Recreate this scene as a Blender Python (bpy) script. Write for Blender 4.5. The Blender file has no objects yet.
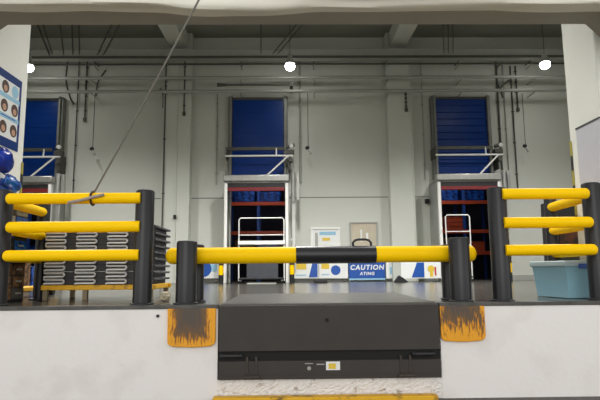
import bpy, bmesh, math, random
from mathutils import Vector, Matrix
random.seed(7)
COL = bpy.context.scene.collection
R = math.radians

# ------------------------------------------------------------------ camera
F = 525.0
CAM = Vector((0, -4.73, 0.30))
ROT = (Matrix.Rotation(R(-0.9), 3, 'Z') @ Matrix.Rotation(math.pi/2 + R(7.6), 3, 'X')
       @ Matrix.Rotation(R(-0.5), 3, 'Z'))
cd = bpy.data.cameras.new('camera'); cam = bpy.data.objects.new('camera', cd); COL.objects.link(cam)
cd.sensor_width = 36; cd.lens = F*36/600; cd.clip_start = 0.05
cam.matrix_world = Matrix.Translation(CAM) @ ROT.to_4x4()
bpy.context.scene.camera = cam

def at(px, py, Y):
    """survey helper: point of the plane y=Y sighted at that pixel"""
    d = ROT @ Vector((px-300, 200-py, -F))
    return CAM + d*((Y-CAM.y)/d.y)
def AX(px, py, Y): return at(px, py, Y).x
def AZ(px, py, Y): return at(px, py, Y).z
def on_z(px, py, Z):
    d = ROT @ Vector((px-300, 200-py, -F))
    return CAM + d*((Z-CAM.z)/d.z)

# ------------------------------------------------------------------ materials
def lin(c):
    c = c/255
    return c/12.92 if c <= .04045 else ((c+.055)/1.055)**2.4
def rgb(r, g, b): return (lin(r), lin(g), lin(b), 1)
MATS = {}
def mat(name, col, rough=.5, metal=0., var=.06, scale=6., bump=0., bscale=40., col2=None, lo=.4, hi=.65, coat=0., stretch=(1,1,1), spec=.5):
    m = bpy.data.materials.new(name); m.use_nodes = True
    nt = m.node_tree; N = nt.nodes; L = nt.links
    b = N['Principled BSDF']
    b.inputs['Roughness'].default_value = rough; b.inputs['Metallic'].default_value = metal
    b.inputs['Coat Weight'].default_value = coat; b.inputs['Specular IOR Level'].default_value = spec
    tc = N.new('ShaderNodeTexCoord'); mp = N.new('ShaderNodeMapping')
    mp.inputs['Scale'].default_value = stretch
    L.new(tc.outputs['Object'], mp.inputs['Vector'])
    nz = N.new('ShaderNodeTexNoise'); nz.inputs['Scale'].default_value = scale; nz.inputs['Detail'].default_value = 5
    L.new(mp.outputs['Vector'], nz.inputs['Vector'])
    cr = N.new('ShaderNodeValToRGB')
    if col2 is None:
        col2 = tuple(max(0, c*(1-var*2)) for c in col[:3]) + (1,)
        lo, hi = .3, .7
    cr.color_ramp.elements[0].position = lo; cr.color_ramp.elements[0].color = col2
    cr.color_ramp.elements[1].position = hi; cr.color_ramp.elements[1].color = col
    L.new(nz.outputs['Fac'], cr.inputs['Fac']); L.new(cr.outputs['Color'], b.inputs['Base Color'])
    if bump:
        n2 = N.new('ShaderNodeTexNoise'); n2.inputs['Scale'].default_value = bscale; n2.inputs['Detail'].default_value = 4
        L.new(tc.outputs['Object'], n2.inputs['Vector'])
        bp = N.new('ShaderNodeBump'); bp.inputs['Strength'].default_value = bump; bp.inputs['Distance'].default_value = .02
        L.new(n2.outputs['Fac'], bp.inputs['Height']); L.new(bp.outputs['Normal'], b.inputs['Normal'])
    MATS[name] = m
    return m
def emit(name, col, s):
    m = bpy.data.materials.new(name); m.use_nodes = True
    b = m.node_tree.nodes['Principled BSDF']
    b.inputs['Base Color'].default_value = col; b.inputs['Emission Color'].default_value = col
    b.inputs['Emission Strength'].default_value = s
    return m
def math_node(nt, op, a, b=None):
    n = nt.nodes.new('ShaderNodeMath'); n.operation = op
    for i, v in enumerate((a, b)):
        if v is None: continue
        if isinstance(v, (int, float)): n.inputs[i].default_value = v
        else: nt.links.new(v, n.inputs[i])
    return n.outputs[0]

m_wallb = mat('back_wall_paint', rgb(203,205,197), .6, var=.03, scale=.8, bump=.05, bscale=8)
# panel joints in the back wall: thin dark grooves at fixed heights and widths
def joints(m, zs):
    nt = m.node_tree; N = nt.nodes; L = nt.links; b = N['Principled BSDF']
    g = N.new('ShaderNodeNewGeometry'); sp = N.new('ShaderNodeSeparateXYZ'); L.new(g.outputs['Position'], sp.inputs[0])
    acc = None
    for z in zs:
        d = math_node(nt, 'ABSOLUTE', math_node(nt, 'SUBTRACT', sp.outputs['Z'], z))
        k = math_node(nt, 'LESS_THAN', d, .014)
        acc = k if acc is None else math_node(nt, 'MAXIMUM', acc, k)
    mx = N.new('ShaderNodeMix'); mx.data_type = 'RGBA'
    src = b.inputs['Base Color'].links[0].from_socket
    L.new(acc, mx.inputs[0]); L.new(src, mx.inputs[6]); mx.inputs[7].default_value = rgb(120,122,116)
    L.new(mx.outputs[2], b.inputs['Base Color'])
joints(m_wallb, (2.155,))
m_pil = mat('pilaster_paint', rgb(200,203,194), .55, var=.03, scale=1.2)
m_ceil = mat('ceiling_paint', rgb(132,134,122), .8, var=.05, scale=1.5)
m_beam = mat('ceiling_beam_paint', rgb(196,196,186), .7, var=.05, scale=2)
m_portal = mat('portal_paint', rgb(165,160,148), .6, var=.05, scale=3)
m_reveal = mat('reveal_paint', rgb(232,233,224), .55, var=.02, scale=2)
m_dock = mat('white_dock_concrete', rgb(232,228,225), .65, scale=2.2, bump=.1, bscale=25, col2=rgb(221,216,210), lo=.30, hi=.5)
m_floor = mat('polished_concrete', rgb(88,85,79), .2, scale=1.6, col2=rgb(62,60,55), lo=.35, hi=.65, bump=.02, bscale=6)
m_ground = mat('asphalt', rgb(105,102,98), .85, var=.15, scale=30, bump=.4, bscale=120)
m_edge = mat('edge_steel', rgb(88,86,82), .5, .4, var=.2, scale=12)
m_yel = mat('yellow_plastic', rgb(255,205,0), .5, var=.015, scale=5, spec=.12)
m_yeld = mat('worn_yellow_paint', rgb(226,172,20), .55, scale=9, col2=rgb(130,96,30), lo=.3, hi=.45)
m_black = mat('black_plastic', rgb(32,32,35), .36, var=.08, scale=8, spec=.4)
m_blackm = mat('black_metal', rgb(40,40,42), .5, .2, var=.1)
m_lev = mat('dark_leveler_steel', rgb(60,55,51), .7, .1, var=.08, scale=4, bump=.08, bscale=60)
m_pit = mat('pit_dark', rgb(14,13,12), .8, var=.1)  # near-black; also paints the shadow between lip and lower frame
m_blue = mat('blue_door_panel', rgb(0,48,122), .3, var=.03, scale=2, spec=.3)
m_steel = mat('brushed_steel', rgb(190,190,186), .35, .75, var=.08, scale=20, stretch=(1,1,.1))
m_galv = mat('grey_painted_steel', rgb(168,170,164), .5, .1, var=.05)
m_pipe = mat('grey_pipe', rgb(165,167,160), .5, .2, var=.05)
m_pipedk = mat('dark_pipe', rgb(84,84,78), .55, .2, var=.08)
m_track = mat('dull_track_steel', rgb(128,130,124), .5, .2, var=.1)
m_legs = mat('dull_stand_leg', rgb(140,126,100), .6, var=.12)
m_white = mat('white_metal', rgb(232,232,228), .4, var=.02)
m_paper = mat('white_sheet', rgb(228,230,228), .5, var=.02)
m_lblue = mat('pale_blue_print', rgb(150,195,220), .5, var=.03)
m_sblue = mat('sign_blue', rgb(25,80,165), .4, var=.03)
m_pblue = mat('poster_blue', rgb(4,48,112), .5, var=.03, spec=.2)
m_skin = mat('portrait_tan', rgb(196,150,120), .6, var=.1, scale=40)
m_hair = mat('portrait_brown', rgb(72,48,36), .6, var=.1, scale=40)
m_syel = mat('sign_yellow', rgb(222,190,60), .5, var=.05)
m_sred = mat('sign_red', rgb(190,60,60), .5, var=.05)
m_red = mat('dark_red_steel', rgb(124,26,32), .5, var=.1)
m_orange = mat('orange_rack_beam', rgb(196,76,42), .45, var=.06)
m_rblue = mat('rack_blue', rgb(30,75,160), .45, var=.08)
m_wrap = mat('blue_film_wrap', rgb(30,90,190), .25, scale=9, col2=rgb(14,40,100), lo=.4, hi=.6, bump=.4, bscale=12)
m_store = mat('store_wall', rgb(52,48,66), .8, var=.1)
m_tan = mat('tan_panel', rgb(196,186,165), .6, var=.04)
m_tub = mat('pale_blue_tub', rgb(140,184,200), .38, var=.03, scale=3)
m_lid = mat('tub_rim', rgb(178,196,200), .4, var=.03)
m_loop = mat('silver_runner', rgb(205,205,205), .35, .35, var=.04)
m_pallet = mat('black_pallet_plastic', rgb(30,28,31), .5, var=.1)
m_pdeck = mat('deck_sheen_grey', rgb(70,70,73), .45, var=.1)  # greyer than the pallet black: sheen of the slat tops put into colour
m_bag = mat('blue_bag_film', rgb(12,50,160), .16, scale=7, col2=rgb(6,24,90), lo=.35, hi=.6, bump=.5, bscale=14)
m_bagt = mat('teal_blue_bag_film', rgb(20,90,170), .2, scale=10, col2=rgb(10,40,110), lo=.4, hi=.55, bump=.6, bscale=18)
m_tarp = mat('white_tarp', rgb(232,228,214), .5, var=.03, scale=3, bump=.1, bscale=10)
m_rope = mat('rope_fibre', rgb(120,116,106), .7, var=.15, scale=60)
m_strapd = mat('dark_red_tie', rgb(60,20,18), .6, var=.1)
m_strapg = mat('grey_webbing', rgb(158,146,140), .6, var=.1, scale=30)
m_crumb = mat('crumbled_concrete', rgb(228,224,220), .8, scale=14, col2=rgb(160,144,128), lo=.27, hi=.38, bump=.7, bscale=30)
m_haz = mat('faded_warning_yellow', rgb(170,160,60), .6, var=.15, scale=30)
m_cream = mat('cream_paper', rgb(210,200,175), .7, var=.08, scale=20, bump=.5, bscale=20)
m_lamp = emit('lamp_glow', (1, .98, .93, 1), 30)
m_tube = emit('tube_glow', (.92, .96, 1, 1), 6)
m_clut = mat('cardboard_brown', rgb(130,96,60), .7, scale=14, col2=rgb(60,44,34), lo=.4, hi=.6)
def rust_mat(name, cx, cz, hx, hz, amt, nam=.8):
    """worn yellow paint; a rubbed brown patch around (cx,cz) and vertical scuffs"""
    m = bpy.data.materials.new(name); m.use_nodes = True
    nt = m.node_tree; N = nt.nodes; L = nt.links; b = N['Principled BSDF']; b.inputs['Roughness'].default_value = .6
    g = N.new('ShaderNodeNewGeometry'); sp = N.new('ShaderNodeSeparateXYZ'); L.new(g.outputs['Position'], sp.inputs[0])
    mp = N.new('ShaderNodeMapping'); mp.inputs['Scale'].default_value = (1.2, 1, .22); L.new(g.outputs['Position'], mp.inputs[0])
    nz = N.new('ShaderNodeTexNoise'); nz.inputs['Scale'].default_value = 60; nz.inputs['Detail'].default_value = 6
    L.new(mp.outputs[0], nz.inputs['Vector'])
    dx = math_node(nt, 'DIVIDE', math_node(nt, 'ABSOLUTE', math_node(nt, 'SUBTRACT', sp.outputs['X'], cx)), hx)
    dz = math_node(nt, 'DIVIDE', math_node(nt, 'ABSOLUTE', math_node(nt, 'SUBTRACT', sp.outputs['Z'], cz)), hz)
    d = math_node(nt, 'MAXIMUM', dx, dz)
    v = math_node(nt, 'ADD', math_node(nt, 'MULTIPLY', d, amt), math_node(nt, 'MULTIPLY', math_node(nt, 'SUBTRACT', nz.outputs['Fac'], .12), nam))
    cr = N.new('ShaderNodeValToRGB'); e = cr.color_ramp.elements
    e[0].position = .55; e[0].color = rgb(80,70,62); e[1].position = 1.05; e[1].color = rgb(228,158,20)
    k = cr.color_ramp.elements.new(.84); k.color = rgb(112,80,40); k = cr.color_ramp.elements.new(.92); k.color = rgb(186,118,22)
    L.new(v, cr.inputs['Fac']); L.new(cr.outputs['Color'], b.inputs['Base Color'])
    bp = N.new('ShaderNodeBump'); bp.inputs['Strength'].default_value = .4; bp.inputs['Distance'].default_value = .01
    L.new(nz.outputs['Fac'], bp.inputs['Height']); L.new(bp.outputs['Normal'], b.inputs['Normal'])
    return m

# ------------------------------------------------------------------ mesh builder
class MB:
    def __init__(s): s.bm = bmesh.new()
    def box(s, x0, x1, y0, y1, z0, z1, M=None):
        c = Vector(((x0+x1)/2, (y0+y1)/2, (z0+z1)/2))
        T = Matrix.Translation(c) @ Matrix.Diagonal((abs(x1-x0), abs(y1-y0), abs(z1-z0), 1))
        if M: T = M @ T
        bmesh.ops.create_cube(s.bm, size=1, matrix=T); return s
    def cyl(s, a, b, r, r2=None, seg=28):
        a = Vector(a); b = Vector(b); d = b-a
        q = d.to_track_quat('Z', 'Y').to_matrix().to_4x4()
        bmesh.ops.create_cone(s.bm, cap_ends=True, segments=seg, radius1=r, radius2=r if r2 is None else r2,
                              depth=d.length, matrix=Matrix.Translation((a+b)/2) @ q); return s
    def ball(s, c, r, sc=(1,1,1), seg=24):
        bmesh.ops.create_uvsphere(s.bm, u_segments=seg, v_segments=seg//2, radius=r,
                                  matrix=Matrix.Translation(c) @ Matrix.Diagonal((*sc, 1))); return s
    def lathe(s, prof, M=None, seg=32):
        """prof: list of (r, z) from one end to the other"""
        M = M or Matrix(); rings = []
        for r, z in prof:
            rings.append([s.bm.verts.new(M @ Vector((r*math.cos(t*2*math.pi/seg), r*math.sin(t*2*math.pi/seg), z))) for t in range(seg)])
        for i in range(len(rings)-1):
            for t in range(seg):
                u = (t+1) % seg
                s.bm.faces.new((rings[i][t], rings[i][u], rings[i+1][u], rings[i+1][t]))
        s.bm.faces.new(rings[0][::-1]); s.bm.faces.new(rings[-1]); return s
    def prism(s, pts, y0, y1, M=None):
        M = M or Matrix()
        a = [s.bm.verts.new(M @ Vector((x, y0, z))) for x, z in pts]; b = [s.bm.verts.new(M @ Vector((x, y1, z))) for x, z in pts]
        n = len(pts); s.bm.faces.new(a); s.bm.faces.new(b[::-1])
        for i in range(n): s.bm.faces.new((a[i], b[i], b[(i+1) % n], a[(i+1) % n]))
        return s
    def tube(s, pts, r, seg=10, closed=False):
        pts = [Vector(p) for p in pts]; n = len(pts); rings = []
        up = None
        for i, p in enumerate(pts):
            a = pts[i-1] if (i or closed) else p; b = pts[(i+1) % n] if (i < n-1 or closed) else p
            d = (b-a).normalized()
            if up is None:
                up = d.orthogonal().normalized()
            up = (up - d*up.dot(d)).normalized(); w = d.cross(up)
            rings.append([s.bm.verts.new(p + r*(up*math.cos(t*2*math.pi/seg) + w*math.sin(t*2*math.pi/seg))) for t in range(seg)])
        for i in range(n if closed else n-1):
            A = rings[i]; B = rings[(i+1) % n]
            for t in range(seg):
                u = (t+1) % seg; s.bm.faces.new((A[t], A[u], B[u], B[t]))
        if not closed: s.bm.faces.new(rings[0][::-1]); s.bm.faces.new(rings[-1])
        return s
    def build(s, name, m, parent=None, bevel=0., smooth=True, loc=None):
        bm = s.bm
        if loc is not None: bmesh.ops.translate(bm, verts=bm.verts, vec=-Vector(loc))
        bmesh.ops.recalc_face_normals(bm, faces=bm.faces)
        if smooth:
            for f in bm.faces: f.smooth = True
            for e in bm.edges:
                e.smooth = len(e.link_faces) == 2 and e.calc_face_angle(3) < R(38)
        me = bpy.data.meshes.new(name); bm.to_mesh(me); bm.free()
        me.materials.append(m)
        o = bpy.data.objects.new(name, me); COL.objects.link(o)
        if loc is not None: o.location = loc
        if parent: o.parent = parent
        if bevel:
            b = o.modifiers.new('bevel', 'BEVEL'); b.width = bevel; b.segments = 2; b.limit_method = 'ANGLE'; b.angle_limit = R(40)
        return o
def tag(o, label, cat, group=None):
    o['label'] = label; o['category'] = cat
    if group: o['group'] = group
    return o
def thing(name, loc, label, cat, group=None, rz=0):
    o = bpy.data.objects.new(name, None); o.empty_display_size = .1; COL.objects.link(o)
    o.location = loc; o.rotation_euler = (0, 0, rz)
    return tag(o, label, cat, group)
def struct(o): o['kind'] = 'structure'; return o
def kids(o): return [c for c in bpy.data.objects if c.parent == o]
def copy_tree(o, loc=None, parent=None):
    c = o.copy(); COL.objects.link(c); c.parent = parent
    if loc is not None: c.location = loc
    for k in kids(o): copy_tree(k, None, c)
    return c

# ------------------------------------------------------------------ the setting
YB = 8.7; CH = 6.5
struct(MB().box(-9, 9, 0, 13, -.3, 0).build('floor', m_floor))
# remove the pit from the white dock wall: three blocks around the leveler recess
LX0, LX1 = AX(218, 340, 0), AX(440, 340, 0)
GZ = -.81
w = MB(); w.box(-6.5, LX0, -.02, -.001, GZ, -.03); w.box(LX1, 7, -.02, -.001, GZ, -.03)
struct(w.build('wall_dock', m_dock))
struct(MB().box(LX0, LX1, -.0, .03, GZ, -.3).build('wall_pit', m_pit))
w = MB(); w.box(-6.5, LX0, -.032, 0.06, -.028, .004); w.box(LX1, 7, -.032, 0.06, -.028, .004)
struct(w.build('trim_1', m_edge, bevel=.003))
struct(MB().box(-12, 12, -14, -.0, GZ-.2, GZ).build('ground', m_ground))
# portal: lintel with chamfered corners
H = 2.785
hx0 = AX(8, 25, .35); hx1 = AX(585, 25, .35)
s_ = .26
pts = [(-9, 0), (hx0-s_, 0), (hx0-s_, H-s_*.75), (hx0, H), (hx1, H), (hx1+s_, H-s_), (hx1+s_, 0), (9, 0), (9, CH), (-9, CH)]
struct(MB().prism(pts, -.02, .35).build('wall_front', m_portal, bevel=.006))
RX0, RX1 = -2.945, 3.118
w = MB(); w.box(-9, RX0, .351, .97, 0, CH); struct(w.build('wall_left', m_reveal, bevel=.02))
w = MB(); w.box(RX1, 9, .351, .97, 0, CH); struct(w.build('wall_right', m_reveal, bevel=.02))
w = MB(); w.box(-9.2, -9, .35, 13, 0, CH); struct(w.build('wall_left', m_wallb))
w = MB(); w.box(9, 9.2, .35, 13, 0, CH); struct(w.build('wall_right', m_wallb))
# doorway centres
DX = [AX(31.5, 130, 8.5), AX(258, 130, 8.5), AX(462, 130, 8.5)]
OPL, OPR, OPT = -.72, .72, 2.44
w = MB(); xs = [-9]
for d in DX: xs += [d+OPL, d+OPR]
xs.append(9)
for i in range(0, len(xs), 2): w.box(xs[i], xs[i+1], YB, YB+.2, 0, CH)
for i in range(1, len(xs)-1, 2): w.box(xs[i], xs[i+1], YB, YB+.2, OPT, CH)
struct(w.build('wall_back', m_wallb))
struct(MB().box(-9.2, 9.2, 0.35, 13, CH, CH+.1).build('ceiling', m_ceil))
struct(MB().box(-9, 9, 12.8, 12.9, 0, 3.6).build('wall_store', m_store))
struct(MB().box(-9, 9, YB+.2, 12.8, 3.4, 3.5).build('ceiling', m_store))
# skirting
w = MB()
for i in range(0, len(xs), 2): w.box(xs[i]+(.12 if i else 0), xs[i+1]-.12, YB-.03, YB, 0, .13)
struct(w.build('baseboard_back', m_galv))
# pilasters and ceiling beams
P0, P1 = AX(163, 150, 8.4), AX(190, 150, 8.4); P2, P3 = AX(389, 150, 8.4), AX(413.5, 150, 8.4)
for k, (a, b) in enumerate(((P0, P1), (P2, P3))):
    w = MB(); w.box(a, b, 8.4, YB, 0, CH)
    if k == 0: w.box(a-.02, a+.02, 8.385, 8.40, 0, CH-.4); w.box((a+b)/2-.01, (a+b)/2+.025, 8.38, 8.40, 0, CH-.4)
    else: w.box(b-.05, b-.02, 8.385, 8.4, 0, CH-.4)
    struct(w.build('trim_%d' % (k+2), m_pil, bevel=.01))
    c = (a+b)/2
    struct(MB().box(c-.22, c+.22, .97, 8.4, CH-.42, CH).build('trim_%d' % (k+4), m_beam, bevel=.01))

# ------------------------------------------------------------------ back-wall doors
def ribbed(x0, x1, y0, y1, z0, z1, n, g):
    w = MB(); h = (z1-z0)/n
    for i in range(n):
        a = z0+i*h
        pts = [(y0+g, a), (y0, a+g), (y0, a+h-g), (y0+g, a+h), (y1, a+h), (y1, a)]
        M = Matrix(((0,1,0,0),(1,0,0,0),(0,0,1,0),(0,0,0,1)))
        w.prism(pts, x0, x1, M)
    return w
for i, cx in enumerate(DX):
    root = bpy.data.objects.new('door_%d' % (i+1), None); COL.objects.link(root); root.location = (cx, YB, 0); struct(root)
    inv = (cx, YB, 0); fx = cx+(.08, 0, -.09)[i]
    def B(w, name, m, bevel=0.): 
        o = w.build(name, m, bevel=bevel, loc=inv); o.location = (0,0,0); o.parent = root; return o
    B(ribbed(cx-.655, cx+.655, 8.50, 8.56, 2.55, 4.71, 12, .012 if i == 2 else .003), 'door_leaf', m_blue)
    w = MB(); w.box(cx-.655, cx+.655, 8.47, 8.50, 4.70, 4.76); B(w, 'top_rail', m_pipedk)
    for sx in (-1, 1):
        w = MB(); x = cx+sx*.70; w.box(x-.03, x+.03, 8.44, 8.60, 2.6, 4.80); w.box(x+sx*.03, x+sx*.075, 8.5, YB, 2.6, 4.80)
        B(w, 'track', m_track, .006)
        w = MB(); x = fx+sx*.74; w.box(x-.036, x+.036, 7.90, 7.98, 0, 2.41); B(w, 'frame_post', m_white, .008)
        w = MB(); x = fx+sx*.765; w.box(x-.025, x+.025, 7.981, YB-.001, 0, 2.45); B(w, 'side_panel', m_galv, .004)
    w = MB(); w.box(fx-.80, fx+.80, 7.86, 8.06, 2.45, 2.61); w.box(fx-.79, fx+.79, 7.92, YB-.001, 2.41, 2.455)
    B(w, 'header_box', m_steel, .02)
    w = MB(); w.box(fx-.69, fx+.69, 7.93, 7.98, 2.22, 2.31); B(w, 'bottom_seal', m_red, .01)
    w = MB(); w.box(fx-.69, fx+.69, 7.94, 7.97, 2.312, 2.408); B(w, 'seal_backing', m_blackm)
    w = MB(); w.box(cx-.80, cx+.68, 8.22, 8.27, 3.30, 3.385); B(w, 'tie_rail', m_pipedk, .008)
    w = MB(); w.cyl((cx-.80, 8.2, 3.15), (cx+.90, 8.2, 3.15), .026, seg=12); B(w, 'brace_bar', m_white)
    w = MB(); w.cyl((cx+.22, 8.08, 2.60), (cx+.78, 8.18, 3.14), .022, seg=12); w.cyl((cx+.48, 8.2, 3.15), (cx+.48, 8.23, 3.36), .022, .015, seg=10)
    B(w, 'diagonal_stay', m_white)
    w = MB(); w.box(cx+.72, cx+.93, 8.22, 8.38, 3.20, 3.31); w.cyl((cx+.74, 8.28, 3.38), (cx+.94, 8.28, 3.45), .045, seg=14)
    w.cyl((cx+.84, 8.2, 3.05), (cx+.84, 8.38, 3.05), .06, seg=16); w.box(cx+.80, cx+.84, 8.28, YB-.001, 2.8, 3.25)
    w.box(cx-.80, cx-.76, 8.24, YB-.001, 3.10, 3.38)
    B(w, 'chain_drive', m_pipedk, .008)
    w = MB(); w.cyl((cx+.86, 8.16, 3.40), (cx+.86, 8.24, 3.40), .05, seg=16); B(w, 'motor_cap', m_white)
    w = MB(); w.cyl((fx+.90, 7.98, 1.95), (fx+.90, 7.98, 2.68), .055, seg=18); w.box(fx+.98, fx+1.05, 7.96, 8.08, 2.0, 2.66)
    w.box(fx+.80, fx+1.04, 8.0, 8.06, 2.15, 2.25); w.box(fx+.86, fx+.95, 8.0, 8.06, .85, 1.96); w.box(fx+.80, fx+.9, 8.01, 8.05, 1.0, 1.06)
    B(w, 'counterweight_tube', m_steel, .006)

# storage room seen through the doorways
def rack(x0, x1, label, beams, Y=10.6):
    t = thing('pallet_rack', ((x0+x1)/2, Y, 0), label, 'rack', 'pallet racks in the store behind the doorways')
    L = (x0+x1)/2
    n = max(2, round((x1-x0)/.78)+1)
    for k in range(n):
        x = x0+(x1-x0)*k/(n-1) - L
        for y in (0, .8):
            MB().box(x-.04, x+.04, y-.035, y+.035, 0, 3.0).build('upright', m_rblue, t, .006)
    for z in beams:
        MB().box(x0-L, x1-L, -.05, -.035, z-.055, z+.055).build('beam', m_orange, t, .005)
        MB().box(x0-L, x1-L, -.03, .83, z+.02, z+.045).build('shelf_deck', m_blackm, t)
    return t
rnames = ['blue and orange pallet rack behind the left doorway', 'blue and orange pallet rack behind the middle doorway', 'blue and orange pallet rack behind the right doorway']
for i, cx in enumerate(DX):
    off = cx*1.9/13.3
    rack(cx-.85+off, cx+.85+off, rnames[i], (.75, 1.38, 2.24))
side = ['left', 'middle', 'right']
for i, cx in enumerate(DX):
    off = cx*1.9/13.3
    for k, (x, wd, h) in enumerate(((-.42, .62, .36), (.34, .66, .33))):
        w = MB(); w.box(-wd/2, wd/2, -.3, .35, 0, h)
        o = w.build('wrapped_load', m_wrap, bevel=.05); o.location = (cx+off+x, 10.95, 2.287)
        tag(o, 'blue film wrapped load on the %s half of the top shelf behind the %s doorway' % (('left', 'right')[k], side[i]), 'wrapped goods', 'blue wrapped loads on the rack tops')
    for k, (x, wd, h, m) in enumerate(((-.45, .5, .4, m_clut), (.3, .6, .3, m_orange if i == 2 else m_wrap))):
        w = MB(); w.box(-wd/2, wd/2, -.25, .25, 0, h); w.box(-wd/2-.012, wd/2+.012, -.262, .262, h-.05, h-.01)
        o = w.build('storage_box', m, bevel=.01); o.location = (cx+off+x, 10.92, .796)
        tag(o, ('brown cardboard box' if k == 0 else ('orange box' if i == 2 else 'blue box')) + ' on the low shelf of the rack behind the %s doorway' % side[i], 'box', 'boxes on the racks')
cx = DX[2]
for k in range(3):   # orange crates by the right doorway
    w = MB(); w.box(-.27, .27, -.2, .2, 0, .1); w.box(-.29, .29, -.22, .22, .10, .13)
    o = w.build('storage_crate', m_orange, bevel=.008); o.location = (AX(452, 225, 10.86), 10.86, 1.427+k*.135)
    tag(o, 'orange plastic crate behind the right doorway, %s of its stack' % ('lowest', 'middle', 'top')[k], 'crate', 'orange crates behind the right doorway')

# ------------------------------------------------------------------ pipes and conduits
def pipe(name, px0, px1, py, Y, r, m, label):
    a = at(300, py, Y)
    w = MB(); w.cyl((-7.9, 0, 0), (8.9, 0, 0), r, seg=14)
    o = w.build(name, m); o.location = (0, Y, a.z)
    for k in range(9):
        x = -7+k*1.9
        MB().box(x-.012, x+.012, -r-.006, YB-Y-.001, -r-.008, -r+.006).build('pipe_bracket', m_pipe, o)
    return tag(o, label, 'pipe')
t = thing('cable_tray', (0, 8.12, AZ(300, 57, 8.12)), 'dark grey cable tray running across the wall under the ceiling', 'cable tray')
MB().box(-7.9, 8.9, -.14, -.12, -.05, .15).build('side_rail', m_pipe, t, .005)
MB().box(-7.9, 8.9, .12, .14, -.05, .15).build('side_rail', m_pipe, t, .005)
MB().box(-7.9, 8.9, -.119, .119, -.06, -.035).build('tray_base', m_pipe, t)
MB().box(-7.9, 8.9, -.165, -.141, -.09, -.03).build('lower_lip', m_pipedk, t)
for k in range(9):
    x = -7+k*1.9
    MB().box(x-.012, x+.012, .14, YB-8.12-.001, -.02, 0).build('tray_bracket', m_pipedk, t)
pipe('light_pipe', 0, 600, 77.5, 8.2, .042, m_pipe, 'light grey pipe running along the wall, below the cable tray')
pipe('lower_pipe', 0, 600, 91, 8.25, .042, m_pipe, 'grey pipe along the wall just above the blue door panels')
pipe('thin_pipe', 0, 600, 64, 8.35, .022, m_pipedk, 'thin dark pipe right below the cable tray')
w = MB(); a = at(222, 85, 8.2); b = at(292, 85, 8.2)
w.cyl(a, (b.x, b.y, a.z), .02, seg=10); w.cyl((a.x-.12, a.y, a.z), (a.x+.12, a.y, a.z), .05, .03, seg=12); w.box(b.x-.06, b.x+.02, 8.15, YB-.001, a.z-.05, a.z+.05)
tag(w.build('linear_actuator', m_pipedk, loc=tuple(a)), 'dark rod with a knuckle above the middle blue door', 'actuator')
def vcon(px, y0, y1, r, m, label, Y=8.66, name='wall_conduit', foot=None):
    zm = (y0+y1)/2
    x = AX(px, zm, Y); z1 = AZ(px, y0, Y); z0 = AZ(px, y1, Y)
    w = MB(); w.cyl((0, 0, z0), (0, 0, z1), r, seg=10)
    if foot:
        w.box(-.035, .035, -.03, .035, z0-.09, z0)
    for k in range(4):
        z = z0+(z1-z0)*(k+.5)/4; w.box(-r-.015, r+.015, -r*.2, YB-Y-.001, z-.012, z+.012)
    o = w.build(name, m); o.location = (x, Y, 0)
    return tag(o, label, 'conduit', 'conduits on the back wall')
vcon(76, 60, 198, .014, m_pipedk, 'thin dark conduit left of the hanging pull switch, right of the left door')
vcon(86, 60, 118, .02, m_pipedk, 'short dark conduit between the left door and its pull switch', foot=True)
vcon(163.5, 60, 278, .018, m_pipedk, 'dark conduit along the left edge of the left pilaster', Y=8.36)
vcon(184.5, 60, 112, .018, m_pipedk, 'short dark conduit high on the left pilaster', Y=8.36, foot=True)
vcon(217, 92, 185, .012, m_pipe, 'thin grey conduit just left of the middle door')
vcon(300, 62, 182, .03, m_pipe, 'thick grey conduit just right of the middle door')
vcon(406, 92, 108, .02, m_pipedk, 'very short dark conduit high on the right pilaster', Y=8.36, foot=True)
vcon(423, 60, 180, .012, m_pipe, 'thin grey conduit between the right pilaster and right door')
vcon(499, 62, 170, .025, m_pipedk, 'dark conduit right beside the right blue door')
vcon(505.5, 62, 170, .015, m_pipe, 'thin grey conduit second to the right of the right door')
vcon(514, 66, 190, .018, m_pipedk, 'dark conduit between the right door and its pull switch')
vcon(516.5, 66, 108, .02, m_pipedk, 'short dark conduit above the right pull switch', foot=True)
# ceiling drops and rods
def rod(p, q, r, label, m=m_pipedk, name='ceiling_rod'):
    w = MB(); p = Vector(p); q = Vector(q); w.cyl((0,0,0), q-p, r, seg=10)
    o = w.build(name, m); o.location = p
    return tag(o, label, 'rod', 'rods under the ceiling')
def crod(px0, py0, px1, py1, r, label):
    p = on_z(px0, py0, CH-.02)
    Yq = 8.0; q = at(px1, py1, Yq)
    rod(p, q, r, label)
crod(37, 24, 50, 56, .022, 'leftmost slanting rod under the ceiling')
crod(43, 24, 53, 56, .015, 'slanting rod second from the left wall under the ceiling')
crod(60, 24, 64, 56, .018, 'steep single rod between the two left rod pairs under the ceiling')
crod(72, 24, 73, 56, .018, 'upright rod left of its twin above the left pull switch')
crod(79, 24, 79.5, 56, .018, 'upright rod right of its twin above the left pull switch')
crod(112, 24, 97, 56, .02, 'slanting rod, left of the pair leaning toward the left door')
crod(120, 24, 103, 56, .02, 'slanting rod, right of the pair leaning toward the left door')
crod(261, 24, 261, 56, .015, 'single upright rod left of the middle lamp')
crod(297, 24, 271, 56, .015, 'slanting rod just left of the middle lamp, upper of the pair')
crod(303, 24, 276, 56, .015, 'slanting rod just left of the middle lamp, lower of the pair')
crod(443, 24, 444, 56, .012, 'leftmost of three thin rods above the right door')
crod(448, 24, 448.5, 56, .012, 'middle of three thin rods above the right door')
crod(453, 24, 453, 56, .012, 'rightmost of three thin rods above the right door')
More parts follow.
